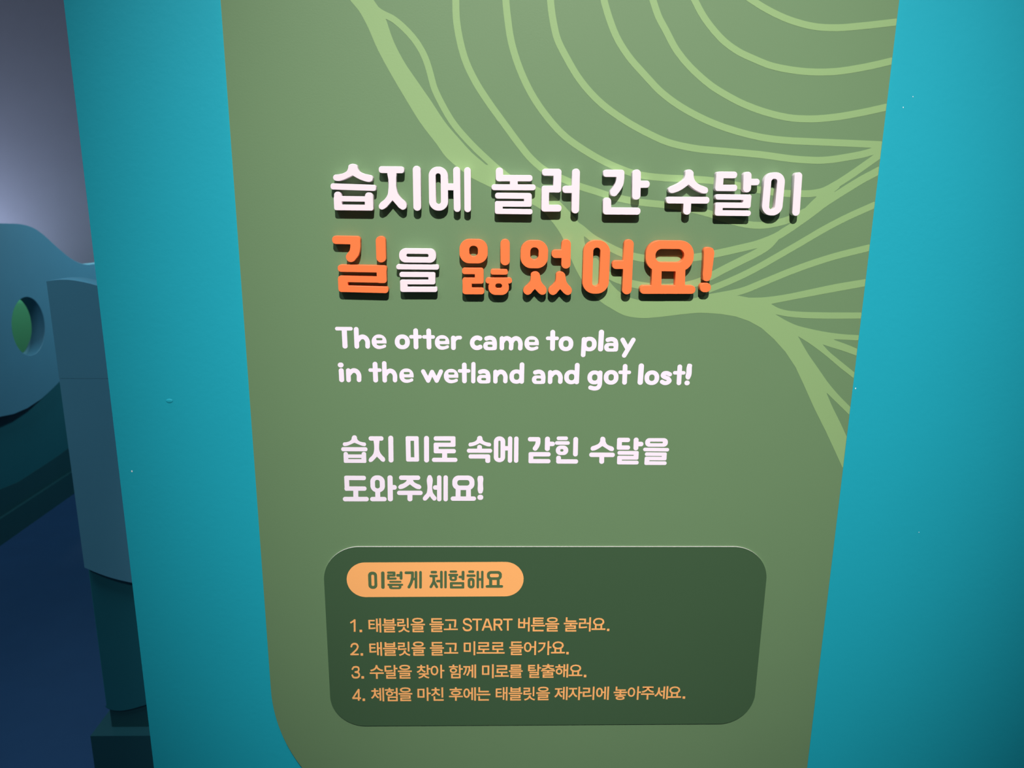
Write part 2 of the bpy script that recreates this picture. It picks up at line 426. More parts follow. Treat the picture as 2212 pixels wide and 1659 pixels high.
rib = [
 (14, [(800, 10), (823.5, 28), (847.6, 40), (875.4, 63), (899.5, 91), (918.5, 125), (928.6, 155.7), (937.5, 188.6), (954, 224), (978, 264.6), (1012, 305), (1053, 345), (1079, 368), (1100, 385)]),
 (15, [(1585, -30), (1624, 0), (1664.5, 24.5), (1715, 46.3), (1766, 58.2), (1809, 60), (1862, 56), (1936.6, 47.6), (1980, 43)]),
 (15, [(1478, -45), (1500.5, 0), (1517.4, 32), (1539.3, 62.4), (1564.6, 89.5), (1595, 111.4), (1628.8, 127.4), (1662.5, 141), (1702.5, 150), (1753, 155.4), (1804, 154.6), (1854, 147.6), (1925, 132), (1970, 120)]),
 (15, [(1395, -50), (1410.4, 0), (1423.5, 38), (1438, 65), (1460, 106.3), (1485, 138.4), (1510.6, 163.7), (1536, 184.8), (1569.7, 206), (1603.5, 223.6), (1637.2, 237), (1671, 247.3), (1702.5, 254), (1753, 257), (1804, 253), (1854, 244.7), (1912.5, 232), (1960, 220)]),
 (15, [(1295, -50), (1304.6, 0), (1314.7, 35.4), (1335, 86), (1357.7, 121.5), (1393, 162), (1427, 198), (1460, 223.6), (1493.8, 243.9), (1545, 268), (1595.7, 285), (1652, 298), (1702.5, 303.7), (1753, 306), (1829, 309.3), (1902.5, 312.6), (1960, 314)]),
 (15, [(1187, -50), (1189, 0), (1194.4, 43), (1204.6, 86), (1223.5, 124), (1248.9, 167), (1292, 217), (1342.5, 255.7), (1393, 284.8), (1443.8, 307.6), (1494.4, 319.5), (1570, 327.3), (1640, 333.7), (1727.8, 344.7), (1778.4, 346.2), (1829, 339.7), (1882, 327.8), (1906, 318), (1960, 300)]),
 (15, [(1092, -50), (1092.6, 0), (1097, 43), (1103, 83.5), (1114.7, 126.6), (1132.4, 172), (1154, 213), (1180.5, 251), (1221, 295), (1261.5, 324), (1307, 350), (1341, 365), (1364, 373.4), (1395, 380), (1432.5, 384), (1497.7, 387), (1540, 390.5), (1595, 401), (1650, 412), (1700, 418), (1727.8, 418.5), (1753, 418), (1778, 413), (1803.7, 400), (1834, 381), (1872, 354.4), (1902, 333), (1960, 290)]),
 (15, [(985, -50), (984.6, 0), (985.6, 38), (993, 86), (1005.8, 131.6), (1027.3, 177), (1054, 219), (1088, 265.8), (1119.7, 308.9), (1145, 340.5), (1174, 366), (1224, 390), (1253, 402.7), (1284, 412.4), (1313.4, 422), (1351, 431), (1390, 437.7), (1422.5, 441), (1470, 447), (1530, 461), (1570, 474), (1606, 483.5), (1641.7, 486.8), (1677, 482), (1710, 472), (1738, 458)]),
 (16, [(1245, 487), (1254, 493), (1275.6, 511), (1316, 533.7), (1344.6, 546.8), (1369, 554), (1391, 558.2), (1445, 559.7), (1501.7, 556), (1542, 549), (1592, 538), (1640, 526), (1677, 511), (1715, 487), (1753, 460), (1778, 441), (1829, 408), (1860, 389), (1896, 370), (1960, 335)]),
 (16, [(1806, 401), (1791, 413), (1768, 432), (1742, 458), (1715, 487), (1690, 503)]),
 (16, [(1677, 511), (1660, 530), (1631.6, 547.8), (1601, 563), (1563, 582), (1533, 598), (1515, 607), (1480, 617), (1440, 621), (1400, 619), (1366, 613), (1328, 601), (1305, 588), (1285, 565)]),
 (13.5, [(1515, 632), (1533, 625), (1576, 607.5), (1626.5, 583.5), (1677, 555), (1727.8, 525.8), (1778.4, 496), (1829, 469.6), (1888.5, 443), (1960, 410)]),
 (14, [(1534, 642), (1563, 637), (1601, 629), (1652, 608.8), (1702.5, 588), (1753, 569.5), (1803.7, 553.6), (1878.4, 534.9), (1950, 515)]),
 (13.5, [(1600, 650), (1652, 649), (1702.5, 642), (1753, 631.5), (1803.7, 620.8), (1868.5, 610), (1950, 598)]),
]
MB = lambda x, y: on_y(x, y, BOARD_Y)
for k, (w_, p) in enumerate(rib):              # the veins run on above the frame, bending gently
    if p[0][1] < 0:
        (xa, ya), (xb, yb) = p[1], p[0]; a = math.atan2(yb-ya, xb-xa); pts = [p[0]]
        for _ in range(9):
            a += 0.05; pts.append((pts[-1][0]+60*math.cos(a), pts[-1][1]+60*math.sin(a)))
        rib[k] = (w_, pts[:0:-1]+p)
pr = prims([('c', stem), ('p', thick)]+[('-c', [F_(*p[:2])+tuple(p[2:]) for p in i]) for i in isl]+[('l', w_, p) for w_, p in rib], MB)
loops = outline(pr, 0.0008, 0.00008, clip=lambda F, X, Y: np.maximum(np.maximum(F, X-(bR-0.0005)), Y-1.979))
solid('leaf_vein_print', loops, FLAT, BOARD_Y, M_VEIN, sign)

# ================================================================== RAISED TITLE LETTERS
def leg_shift(pts, dx, dy): return [(p[0]+dx, p[1]+dy)+tuple(p[2:]) for p in pts]
T1, T2, T3 = crop(700, 340, 6.5059, FACE_Y), crop(1040, 340, 6.1444, FACE_Y), crop(1400, 340, 6.1444, FACE_Y)
T4, T5, T6 = crop(700, 490, 8.5077, FACE_Y), crop(970, 490, 7.9, FACE_Y), crop(1240, 490, 6.9125, FACE_Y)
ssang = [(1400, 800), (1430, 772), (1510, 770), (1545, 800), (1558, 860), (1572, 930), (1610, 990), (1655, 1040), (1665, 1095), (1640, 1145), (1590, 1163), (1540, 1140), (1500, 1100), (1465, 1062, 1),
         (1430, 1100), (1390, 1145), (1340, 1163), (1290, 1140), (1265, 1090), (1285, 1040), (1340, 990), (1385, 930), (1395, 860)]
TITLE = [
 ('습', 'white', 'at the left end of the top title line', T1, [
  ('initial_consonant', [('c', [(372, 95), (435, 95), (462, 115), (470, 150), (495, 195), (550, 225), (615, 240), (665, 255), (685, 285), (675, 325), (640, 345), (560, 332), (480, 300), (402, 255, 1), (330, 290), (255, 322), (185, 333), (140, 318), (125, 285), (140, 250), (200, 238), (270, 222), (320, 190), (338, 150), (345, 112)])]),
  ('vowel', [('s', 90, 408, 730, 430, 88, 36)]),
  ('final_consonant', [('b', 138, 545, 690, 747, 30), ('s', 190, 482, 195, 700, 102, 48), ('s', 631, 492, 633, 700, 112, 50), ('-b', 248, 622, 572, 664, 3)])]),
 ('지', 'white', 'second in the top title line', T1, [
  ('initial_consonant', [('s', 768, 172, 1125, 176, 98, 42), ('c', [(895, 190), (1010, 190), (1013, 300), (1018, 440), (1042, 520), (1090, 580), (1140, 625), (1160, 670), (1150, 715), (1110, 738), (1060, 715), (1010, 660), (962, 605, 1), (915, 660), (860, 715), (810, 735), (775, 715), (768, 680), (790, 640), (850, 590), (890, 530), (903, 450), (903, 320)])]),
  ('vowel', [('s', 1300, 118, 1310, 752, 110, 54)])]),
 ('에', 'white', 'third in the top title line', T1, [
  ('initial_consonant', [('b', 1472, 130, 1742, 750, 128), ('-b', 1570, 225, 1640, 655, 33), ('s', 1700, 413, 1860, 416, 98, 3), ('s', 1862, 132, 1872, 768, 98, 48)]),
  ('vowel', [('s', 2015, 138, 2018, 772, 94, 46)])]),
 ('놀', 'white', 'below the thick leaf stem in the top title line', T2, [
  ('initial_consonant', [('s', 238, 135, 240, 320, 98, 46), ('s', 190, 275, 678, 277, 86, 38), ('s', 430, 270, 430, 400, 103, 2), ('s', 133, 396, 720, 399, 80, 36)]),
  ('final_consonant', [('s', 180, 508, 668, 513, 80, 36), ('b', 565, 480, 668, 655, 28), ('s', 178, 617, 668, 620, 75, 28), ('b', 178, 585, 282, 748, 28), ('s', 178, 716, 678, 722, 72, 30)])]),
 ('러', 'white', 'fifth in the top title line', T2, [
  ('initial_consonant', [('s', 805, 197, 1060, 199, 94, 40), ('b', 955, 155, 1060, 468, 35), ('s', 800, 422, 1058, 420, 92, 35), ('b', 797, 380, 897, 720, 35), ('s', 797, 675, 1063, 676, 92, 40)]),
  ('vowel', [('s', 1257, 148, 1245, 745, 103, 50), ('s', 1075, 425, 1250, 425, 98, 45)])]),
 ('간', 'white', 'standing alone between two word gaps of the top title line', T2, [
  ('initial_consonant', [('s', 1616, 211, 1898, 213, 98, 40), ('l', 106, [(1845, 225), (1843, 290), (1828, 360), (1797, 415), (1760, 463)])]),
  ('vowel', [('s', 2062, 160, 2055, 563, 112, 54), ('s', 2060, 357, 2235, 357, 98, 46)]),
  ('final_consonant', [('s', 1668, 533, 1668, 740, 108, 50), ('s', 1613, 711, 2112, 715, 97, 44)])]),
 ('수', 'white', 'starting the last word of the top title line', T3, [
  ('initial_consonant', [('c', [(510, 170), (580, 170), (602, 195), (605, 250), (625, 310), (680, 360), (745, 385), (790, 410), (797, 445), (780, 475), (745, 482), (680, 460), (600, 415), (538, 362, 1), (460, 420), (380, 460), (300, 472), (272, 450), (270, 420), (300, 390), (360, 363), (430, 325), (480, 280), (495, 230), (497, 190)])]),
  ('vowel', [('s', 240, 567, 815, 570, 92, 42), ('s', 522, 570, 515, 762, 104, 50)])]),
 ('달', 'white', 'second from the right in the top title line', T3, [
  ('initial_consonant', [('s', 905, 232, 1183, 234, 90, 40), ('b', 900, 190, 1000, 448, 30), ('s', 892, 405, 1183, 406, 87, 38)]),
  ('vowel', [('s', 1323, 190, 1312, 466, 105, 50), ('s', 1320, 328, 1482, 328, 88, 42)]),
  ('final_consonant', [('s', 895, 525, 1368, 530, 74, 34), ('b', 1264, 492, 1368, 672, 28), ('s', 893, 634, 1363, 639, 74, 28), ('b', 890, 602, 990, 775, 28), ('s', 888, 738, 1365, 743, 76, 34)])]),
 ('이', 'white', 'at the right end of the top title line', T3, [
  ('initial_consonant', [('b', 1527, 197, 1802, 773, 128), ('-b', 1622, 285, 1700, 692, 37)]),
  ('vowel', [('s', 2000, 198, 1961, 777, 100, 48)])]),
 ('길', 'orange', 'at the left end of the second title line', T4, [
  ('initial_consonant', [('s', 148, 240, 665, 250, 152, 66), ('b', 480, 185, 663, 360, 60), ('l', 184, [(573, 290), (573, 380), (550, 480), (490, 560)])]),
  ('vowel', [('s', 1036, 172, 1052, 655, 179, 86)]),
  ('final_consonant', [('s', 250, 762, 1150, 778, 132, 58), ('b', 967, 730, 1148, 1035, 50), ('s', 258, 957, 1148, 975, 114, 45), ('b', 258, 905, 437, 1195, 60), ('s', 262, 1138, 1180, 1162, 120, 55)])]),
 ('을', 'white', 'small, between orange syllables of the second title line', T4, [
  ('initial_consonant', [('b', 1378, 400, 2058, 660, 118), ('-b', 1512, 498, 1920, 558, 28)]),
  ('vowel', [('s', 1325, 737, 2112, 744, 94, 42)]),
  ('final_consonant', [('s', 1385, 878, 2045, 882, 92, 40), ('b', 1915, 836, 2045, 1055, 35), ('s', 1395, 1016, 2045, 1017, 86, 35), ('b', 1398, 975, 1532, 1200, 45), ('s', 1400, 1151, 2082, 1153, 96, 42)])]),
 ('잃', 'orange', 'with the ring over two stacked consonants, second title line', T5, [
  ('initial_consonant', [('b', 178, 210, 660, 625, 168), ('-b', 345, 325, 492, 505, 65)]),
  ('vowel', [('s', 957, 210, 957, 658, 160, 78)]),
  ('final_consonant', [('s', 222, 755, 590, 757, 108, 45), ('b', 440, 705, 590, 970, 45), ('s', 228, 920, 590, 922, 102, 40), ('b', 230, 872, 388, 1150, 45), ('s', 230, 1096, 602, 1098, 114, 50)]),
  ('final_consonant_cap', [('s', 710, 770, 1003, 772, 94, 36)]),
  ('final_consonant_ring', [('s', 624, 920, 1075, 920, 100, 48), ('b', 672, 900, 1022, 1165, 125), ('-b', 790, 968, 905, 1050, 40)])]),
 ('었', 'orange', 'with two forked feet, second title line', T5, [
  ('initial_consonant', [('b', 1220, 228, 1690, 710, 188), ('-b', 1387, 352, 1530, 560, 68)]),
  ('vowel', [('s', 2002, 215, 1994, 715, 158, 78), ('s', 1752, 463, 2000, 463, 142, 66)]),
  ('final_consonant', [('c', ssang)]), ('final_consonant', [('c', leg_shift(ssang, 431, 3))])]),
 ('어', 'orange', 'narrow upright ring and post, second title line', T6, [
  ('initial_consonant', [('b', 133, 200, 530, 1000, 180), ('-b', 280, 312, 385, 888, 50)]),
  ('vowel', [('s', 824, 190, 786, 1010, 142, 70), ('s', 570, 568, 790, 568, 126, 58)])]),
 ('요', 'orange', 'wide ring on two legs and a bar, second title line', T6, [
  ('letter_body', [('b', 1072, 205, 1788, 665, 205), ('-b', 1217, 332, 1645, 530, 92), ('s', 1238, 600, 1230, 920, 146, 2), ('s', 1592, 600, 1582, 920, 146, 2), ('s', 985, 940, 1813, 940, 125, 60)])]),
 ('!', 'orange', 'exclamation mark ending the second title line', T6, [
  ('stroke', [('c', [(1965, 318), (2020, 305), (2075, 325), (2093, 370), (2086, 470), (2064, 640), (2042, 765), (2015, 805), (1970, 813), (1935, 797), (1926, 755), (1932, 600), (1940, 420), (1945, 345)])]),
  ('dot', [('b', 1882, 838, 2045, 978, 68)])]),
]
for ch, colr, where, M, pieces in TITLE:
    m = M_WHITE if colr == 'white' else M_ORANGE
    kind = 'syllable ' if ch != '!' else ''
    lab = ('thick raised %s Korean syllable %s, %s' % (colr, ch, where)) if ch != '!' else 'thick raised orange exclamation mark ending the second title line'
    grp = 'raised title letters on the signboard'
    shapes = [(n, outline(prims(ops, M), 0.00035)) for n, ops in pieces]
    allp = np.vstack([l for _, s in shapes for l in s])
    if len(shapes) == 1:
        o = solid('raised_letter', shapes[0][1], BOARD_Y-FACE_Y, BOARD_Y, m, None, 'y', 0.00028); tag(o, lab, 'letter', grp); continue
    root = empty('raised_letter', ((allp[:, 0].min()+allp[:, 0].max())/2, BOARD_Y, allp[:, 1].min()))
    tag(root, lab, 'letter', grp)
    for n, s in shapes: solid(n, s, BOARD_Y-FACE_Y, BOARD_Y, m, root, 'y', 0.00028)

# ================================================================== PRINTED ENGLISH TEXT (letter units: x-height 200, baseline 0)
arch = [(45, -118), (72, -150), (110, -165), (150, -150), (174, -112), (176, -32)]
EN = {
 'T': (240, [('s', 0, -274, 240, -274, 50, 24), ('s', 124, -290, 126, 2, 70, 33)]),
 'h': (212, [('s', 32, -300, 32, 2, 65, 32), ('l', 64, [(a+3, b) for a, b in arch])]),
 'n': (207, [('s', 32, -195, 32, 2, 64, 32), ('l', 64, arch)]),
 'e': (203, [('b', 0, -200, 203, 4, 98), ('-b', 63, -150, 148, -118, 14), ('-p', [(66, -74), (215, -74), (215, -50), (180, -58), (140, -46), (100, -44), (72, -54)]), ('l', 44, [(95, -22), (140, -25), (174, -38)]), ]),
 'o': (205, [('b', 0, -203, 205, 3, 96), ('-b', 65, -146, 140, -54, 36)]),
 't': (175, [('s', 90, -290, 92, 2, 65, 32), ('s', 0, -173, 175, -173, 50, 24)]),
 'r': (150, [('s', 32, -195, 33, 6, 65, 32), ('l', 52, [(35, -105), (55, -145), (90, -166), (124, -168)])]),
 'c': (173, [('l', 62, [(142, -158), (110, -170), (72, -163), (42, -135), (32, -98), (42, -60), (72, -33), (110, -28), (144, -42)])]),
 'a': (187, [('l', 60, [(44, -160), (80, -170), (115, -168), (145, -148), (156, -115), (157, -29)]), ('b', 0, -118, 186, 3, 56), ('-b', 60, -76, 128, -42, 16)]),
 'm': (313, [('s', 31, -195, 31, 2, 62, 31), ('l', 62, [(40, -120), (62, -152), (98, -167), (135, -152), (156, -115), (157, -29)]), ('l', 62, [(165, -118), (188, -152), (225, -167), (260, -152), (281, -115), (282, -29)])]),
 'p': (205, [('s', 34, -195, 28, 84, 62, 30), ('b', 8, -200, 205, 2, 90), ('-b', 70, -145, 142, -53, 34)]),
 'l': (66, [('s', 34, -300, 30, 2, 62, 30)]),
 'y': (208, [('l', 62, [(31, -163), (105, -38)]), ('l', 62, [(177, -163), (62, 55)])]),
 'i': (72, [('s', 40, -195, 42, 2, 64, 31), ('b', 0, -275, 74, -206, 35)]),
 'w': (300, [('l', 58, [(29, -162), (95, -30)]), ('l', 58, [(95, -30), (150, -155)]), ('l', 58, [(150, -155), (212, -30)]), ('l', 58, [(212, -30), (271, -162)])]),
 'd': (202, [('s', 170, -300, 168, 2, 64, 31), ('b', 0, -200, 190, 2, 90), ('-b', 62, -145, 134, -53, 34)]),
 'g': (200, [('b', 0, -195, 190, 2, 90), ('-b', 62, -140, 134, -52, 34), ('s', 168, -195, 168, 0, 64, 31), ('l', 60, [(168, -60), (167, 10), (148, 46), (100, 60), (45, 48)])]),
 's': (165, [('l', 58, [(133, -150), (90, -168), (50, -160), (38, -132), (68, -108), (108, -92), (132, -60), (100, -30), (62, -28), (32, -44)])]),
 '!': (88, [('c', [(30, -298), (58, -302), (84, -290), (86, -250), (76, -110), (60, -82), (32, -80), (14, -100), (16, -180), (20, -270)]), ('b', 0, -64, 72, 2, 34)]),
}
E1, E2, E3 = (710, 690, 6.32), (1000, 690, 5.53), (1130, 770, 5.672)
def base(row, x): return 752.6+(x-745)*0.0112 if row == 0 else 825.2+(x-738)*0.0089
WORDS = [
 (0, [('T', E1, 95, 335), ('h', E1, 350, 563), ('e', E1, 587, 790)]),
 (0, [('o', E1, 903, 1108), ('t', E1, 1100, 1275), ('t', E1, 1278, 1452), ('e', E1, 1450, 1648), ('r', E1, 1670, 1820)]),
 (0, [('c', E2, 82, 232), ('a', E2, 243, 405), ('m', E2, 438, 712), ('e', E2, 735, 907)]),
 (0, [('t', E2, 990, 1145), ('o', E2, 1143, 1318)]),
 (0, [('p', E2, 1415, 1597), ('l', E2, 1615, 1682), ('a', E2, 1688, 1855), ('y', E2, 1878, 2060)]),
 (1, [('i', E1, 130, 208), ('n', E1, 238, 443)]),
 (1, [('t', E1, 545, 725), ('h', E1, 733, 935), ('e', E1, 965, 1160)]),
 (1, [('w', E1, 1262, 1562), ('e', E1, 1573, 1770), ('t', E1, 1763, 1935), ('l', E1, 1945, 2007), ('a', E2, 168, 328), ('n', E2, 362, 532), ('d', E2, 555, 732)]),
 (1, [('a', E2, 825, 985), ('n', E2, 1015, 1190), ('d', E2, 1210, 1390)]),
 (1, [('g', E2, 1487, 1665), ('o', E2, 1682, 1858), ('t', E2, 1853, 2005)]),
 (1, [('l', E3, 1405, 1475), ('o', E3, 1487, 1667), ('s', E3, 1675, 1825), ('t', E3, 1832, 1985), ('!', E3, 1980, 2060)]),
]
for row, letters in WORDS:
    pr = []
    for ch, (cx, cy, s), xa, xb in letters:
        W_, ops = EN[ch]
        xa, xb = cx+xa/s, cx+xb/s; xm = (xa+xb)/2; yb = base(row, xm)
        ua, ub = on_y(xa, yb-15, BOARD_Y)[0], on_y(xb, yb-15, BOARD_Y)[0]
        v0 = on_y(xm, yb, BOARD_Y)[1]; vt = on_y(xm, yb-(31 if row == 0 else 30.5), BOARD_Y)[1]
        kx, ky = (ub-ua)/W_, (vt-v0)/200.0
        # widths along x and y are close; draw in units and map
        pr += prims(ops, lambda x, y, ua=ua, v0=v0, kx=kx, ky=ky: (ua+x*kx, v0-y*ky))
    solid('printed_word', outline(pr, 0.00022), FLAT, BOARD_Y, M_PINK, sign)

# ================================================================== PRINTED KOREAN SUBTITLE
S1, S2, S3 = crop(720, 930, 7.9, BOARD_Y), crop(960, 930, 7.9, BOARD_Y), crop(1200, 930, 7.9, BOARD_Y)
SUB = [
 (S1, [('c', [(335, 88), (385, 88), (402, 110), (408, 145), (440, 180), (500, 200), (548, 210), (560, 235), (548, 262), (500, 262), (440, 240), (360, 208, 1), (290, 240), (225, 262), (175, 260), (162, 235), (172, 208), (220, 200), (280, 180), (310, 150), (318, 110)]),
  ('s', 135, 318, 583, 320, 70, 32), ('b', 177, 408, 563, 552, 22), ('s', 212, 365, 214, 500, 75, 36), ('s', 522, 365, 522, 500, 78, 36), ('-b', 257, 468, 480, 488, 2),
  ('s', 603, 135, 856, 136, 75, 34), ('c', [(695, 145), (778, 145), (783, 250), (785, 330), (805, 385), (840, 430), (878, 470), (885, 502), (865, 532), (835, 530), (795, 495), (745, 445, 1), (700, 495), (655, 533), (620, 535), (603, 505), (615, 475), (655, 435), (685, 390), (697, 330), (697, 250)]),
  ('s', 980, 88, 986, 545, 85, 42)]),
 (S1, [('b', 1238, 97, 1460, 530, 28), ('-b', 1320, 175, 1380, 457, 2), ('s', 1590, 92, 1592, 545, 85, 42),
  ('s', 1713, 135, 2085, 136, 75, 34), ('b', 2003, 98, 2085, 278, 25), ('s', 1713, 242, 2085, 243, 70, 28), ('b', 1713, 208, 1797, 388, 25), ('s', 1713, 352, 2092, 352, 74, 33), ('s', 1900, 350, 1900, 500, 86, 2), ('s', 1683, 500, 2118, 501, 72, 34)]),
 (S2, [('c', [(580, 97), (630, 97), (648, 125), (655, 160), (690, 190), (745, 205), (785, 215), (797, 240), (785, 268), (745, 270), (680, 250), (603, 215, 1), (530, 250), (465, 268), (425, 268), (410, 240), (425, 212), (470, 203), (530, 180), (555, 150), (562, 115)]),
  ('s', 600, 245, 600, 345, 82, 38), ('s', 383, 344, 815, 345, 70, 33), ('s', 412, 442, 782, 443, 72, 32), ('s', 740, 410, 740, 553, 85, 36),
  ('b', 843, 100, 1037, 540, 94), ('-b', 920, 172, 957, 470, 18), ('s', 1020, 303, 1100, 303, 75, 2), ('s', 1122, 100, 1118, 550, 75, 37), ('s', 1228, 102, 1223, 550, 75, 37)]),
 (S2, [('s', 1425, 148, 1638, 149, 74, 34), ('l', 82, [(1597, 155), (1597, 200), (1583, 252), (1549, 305)]), ('s', 1760, 104, 1755, 350, 86, 42), ('s', 1758, 228, 1885, 228, 76, 36),
  ('s', 1435, 405, 1812, 406, 74, 34), ('b', 1435, 370, 1517, 558, 25), ('s', 1435, 522, 1810, 523, 72, 34)]),
 (S3, [('s', 20, 133, 212, 133, 62, 28), ('s', -9, 212, 243, 213, 62, 30), ('b', 5, 257, 217, 418, 80), ('-b', 80, 317, 135, 360, 20), ('s', 346, 110, 338, 442, 82, 40), ('s', 52, 430, 52, 530, 82, 38), ('s', 10, 527, 385, 528, 74, 34)]),
 (S3, [('c', [(780, 112), (830, 112), (848, 135), (855, 190), (875, 230), (930, 262), (980, 280), (998, 310), (985, 345), (945, 350), (880, 315), (800, 265, 1), (730, 310), (660, 340), (615, 340), (598, 312), (610, 280), (670, 255), (735, 222), (760, 180), (765, 135)]),
  ('s', 575, 413, 1012, 416, 76, 36), ('s', 790, 416, 787, 568, 83, 40),
  ('s', 1050, 160, 1272, 161, 74, 34), ('b', 1048, 125, 1132, 327, 25), ('s', 1047, 290, 1272, 291, 74, 34), ('s', 1377, 120, 1370, 338, 84, 41), ('s', 1375, 230, 1500, 231, 78, 37),
  ('s', 1057, 380, 1417, 382, 66, 30), ('b', 1333, 350, 1417, 497, 24), ('s', 1052, 463, 1415, 465, 66, 26), ('b', 1050, 431, 1132, 577, 25), ('s', 1050, 545, 1418, 547, 66, 30),
  ('b', 1530, 130, 1917, 277, 70), ('-b', 1612, 190, 1832, 217, 13), ('s', 1495, 323, 1938, 328, 60, 29),
  ('s', 1525, 402, 1896, 405, 62, 28), ('b', 1812, 373, 1896, 510, 24), ('s', 1520, 477, 1892, 480, 62, 26), ('b', 1518, 447, 1602, 587, 25), ('s', 1518, 555, 1896, 557, 62, 29)]),
 (S1, [('s', 188, 808, 557, 810, 75, 34), ('b', 190, 772, 272, 1028, 25), ('s', 190, 990, 567, 991, 74, 34), ('s', 383, 990, 385, 1160, 85, 2), ('s', 163, 1170, 605, 1170, 76, 36),
  ('b', 632, 765, 880, 1055, 118), ('-b', 712, 842, 793, 988, 38), ('s', 757, 1030, 760, 1170, 84, 2), ('s', 628, 1170, 910, 1170, 74, 36), ('s', 968, 765, 974, 1208, 88, 42), ('s', 975, 970, 1083, 970, 80, 38),
  ('s', 1122, 805, 1483, 806, 76, 36), ('c', [(1262, 835), (1353, 835), (1375, 875), (1430, 910), (1480, 930), (1503, 965), (1485, 995), (1440, 998), (1370, 965), (1308, 918, 1), (1240, 965), (1170, 995), (1125, 995), (1107, 965), (1130, 930), (1190, 905), (1240, 870)]),
  ('s', 1088, 1063, 1525, 1064, 74, 36), ('s', 1307, 1064, 1308, 1208, 85, 40),
  ('c', [(1605, 800), (1622, 768), (1665, 765), (1685, 795), (1688, 1000), (1705, 1070), (1735, 1110), (1762, 1150), (1750, 1185), (1715, 1195), (1680, 1165), (1648, 1120, 1), (1612, 1165), (1575, 1195), (1540, 1190), (1528, 1155), (1550, 1115), (1590, 1070), (1605, 1000)]),
  ('s', 1808, 765, 1808, 1208, 75, 36), ('s', 1700, 973, 1810, 973, 76, 36), ('s', 1918, 765, 1917, 1208, 75, 36),
  ('b', 2031, 768, 2409, 1015, 112), ('-b', 2116, 845, 2323, 940, 42), ('s', 2130, 980, 2129, 1140, 84, 2), ('s', 2307, 980, 2307, 1140, 82, 2), ('s', 2003, 1162, 2436, 1162, 74, 36),
  ('c', [(2475, 778), (2511, 774), (2548, 778), (2557, 800), (2554, 900), (2549, 1045), (2535, 1070), (2508, 1076), (2485, 1070), (2472, 1045), (2467, 900), (2464, 800)]), ('b', 2459, 1097, 2559, 1183, 42)]),
]
for M, ops in SUB:
    solid('printed_word', outline(prims(ops, M), 0.00022), FLAT, BOARD_Y, M_PINK, sign)

# ================================================================== INSTRUCTION PLATE
MP = lambda x, y: on_y(x, y, PLATE_Y)
plate = empty('instruction_plate', (on_y(1178, 1566, BOARD_Y)[0], BOARD_Y, on_y(1178, 1566, BOARD_Y)[1]))
tag(plate, 'dark green rounded instruction plate with amber text on the lower signboard', 'sign')
pl = outline(prims([('b', 706.2, 1181.5, 1643.5, 1566, 76)], MP), 0.0006, 0.00003)
solid('plate_panel', pl, 0.0004, PLATE_Y+0.0004, M_PLATE, plate, 'y')
tag(solid('clear_backing', pl, BOARD_Y-PLATE_Y-0.0005, BOARD_Y, M_WHITE, plate, 'y'), 'pale bare edge of the plate')
pill = solid('heading_pill', outline(prims([('s', 749, 1252.8, 1131, 1251, 74.5, 37.1)], MP), 0.0004, 0.00002), FLAT, PLATE_Y, M_AMBER, plate)
MH = crop(690, 1170, 4.8087, PLATE_Y-FLAT)
HEAD = [
 [('b', 507, 312, 600, 490, 42), ('-b', 540, 343, 570, 460, 13), ('s', 658, 310, 660, 490, 36, 17),
  ('s', 703, 322, 790, 322, 24, 11), ('b', 762, 311, 790, 361, 9), ('s', 703, 351, 790, 351, 24, 10), ('b', 703, 341, 730, 395, 9), ('s', 703, 385, 802, 383, 22, 10), ('s', 848, 308, 848, 395, 30, 14), ('s', 798, 350, 848, 350, 28, 12),
  ('s', 725, 417, 852, 417, 19, 9), ('s', 706, 448, 870, 448, 21, 10), ('b', 722, 440, 852, 493, 26), ('-b', 755, 460, 825, 473, 6),
  ('s', 885, 323, 982, 323, 28, 12), ('l', 30, [(967, 325), (965, 380), (955, 420), (930, 472)]), ('s', 965, 388, 1010, 388, 26, 2), ('s', 1003, 305, 1003, 487, 28, 13), ('s', 1050, 305, 1050, 487, 28, 13)],
 [('s', 1155, 317, 1222, 317, 26, 12), ('s', 1143, 357, 1230, 357, 26, 12), ('l', 28, [(1187, 360), (1187, 410), (1158, 470)]), ('l', 28, [(1187, 410), (1219, 470)]), ('s', 1267, 303, 1267, 485, 28, 13), ('s', 1213, 410, 1267, 410, 26, 10), ('s', 1310, 303, 1310, 485, 26, 12),
  ('s', 1352, 311, 1430, 311, 23, 11), ('s', 1338, 345, 1442, 345, 23, 11), ('b', 1350, 343, 1430, 409, 30), ('-b', 1377, 367, 1404, 388, 9), ('s', 1492, 303, 1492, 402, 30, 14), ('s', 1445, 367, 1492, 367, 26, 12), ('b', 1355, 420, 1505, 487, 10), ('-b', 1385, 445, 1478, 463, 2),
  ('s', 1545, 312, 1608, 312, 26, 12), ('s', 1528, 353, 1622, 353, 26, 12), ('b', 1540, 375, 1612, 485, 33), ('-b', 1568, 405, 1585, 458, 8), ('s', 1645, 303, 1645, 485, 26, 12), ('s', 1692, 303, 1692, 485, 26, 12), ('s', 1645, 392, 1692, 392, 26, 2),
  ('b', 1740, 305, 1895, 398, 42), ('-b', 1770, 333, 1865, 370, 18), ('b', 1762, 385, 1795, 465, 2), ('b', 1842, 385, 1872, 465, 2), ('s', 1727, 465, 1908, 465, 28, 13)],
]
for ops in HEAD:
    solid('printed_word', outline(prims(ops, MH), 0.00014), 0.0001, PLATE_Y-FLAT, M_PILLTXT, plate).parent = pill
for o in pill.children:
    o.matrix_parent_inverse = pill.matrix_basis.inverted()

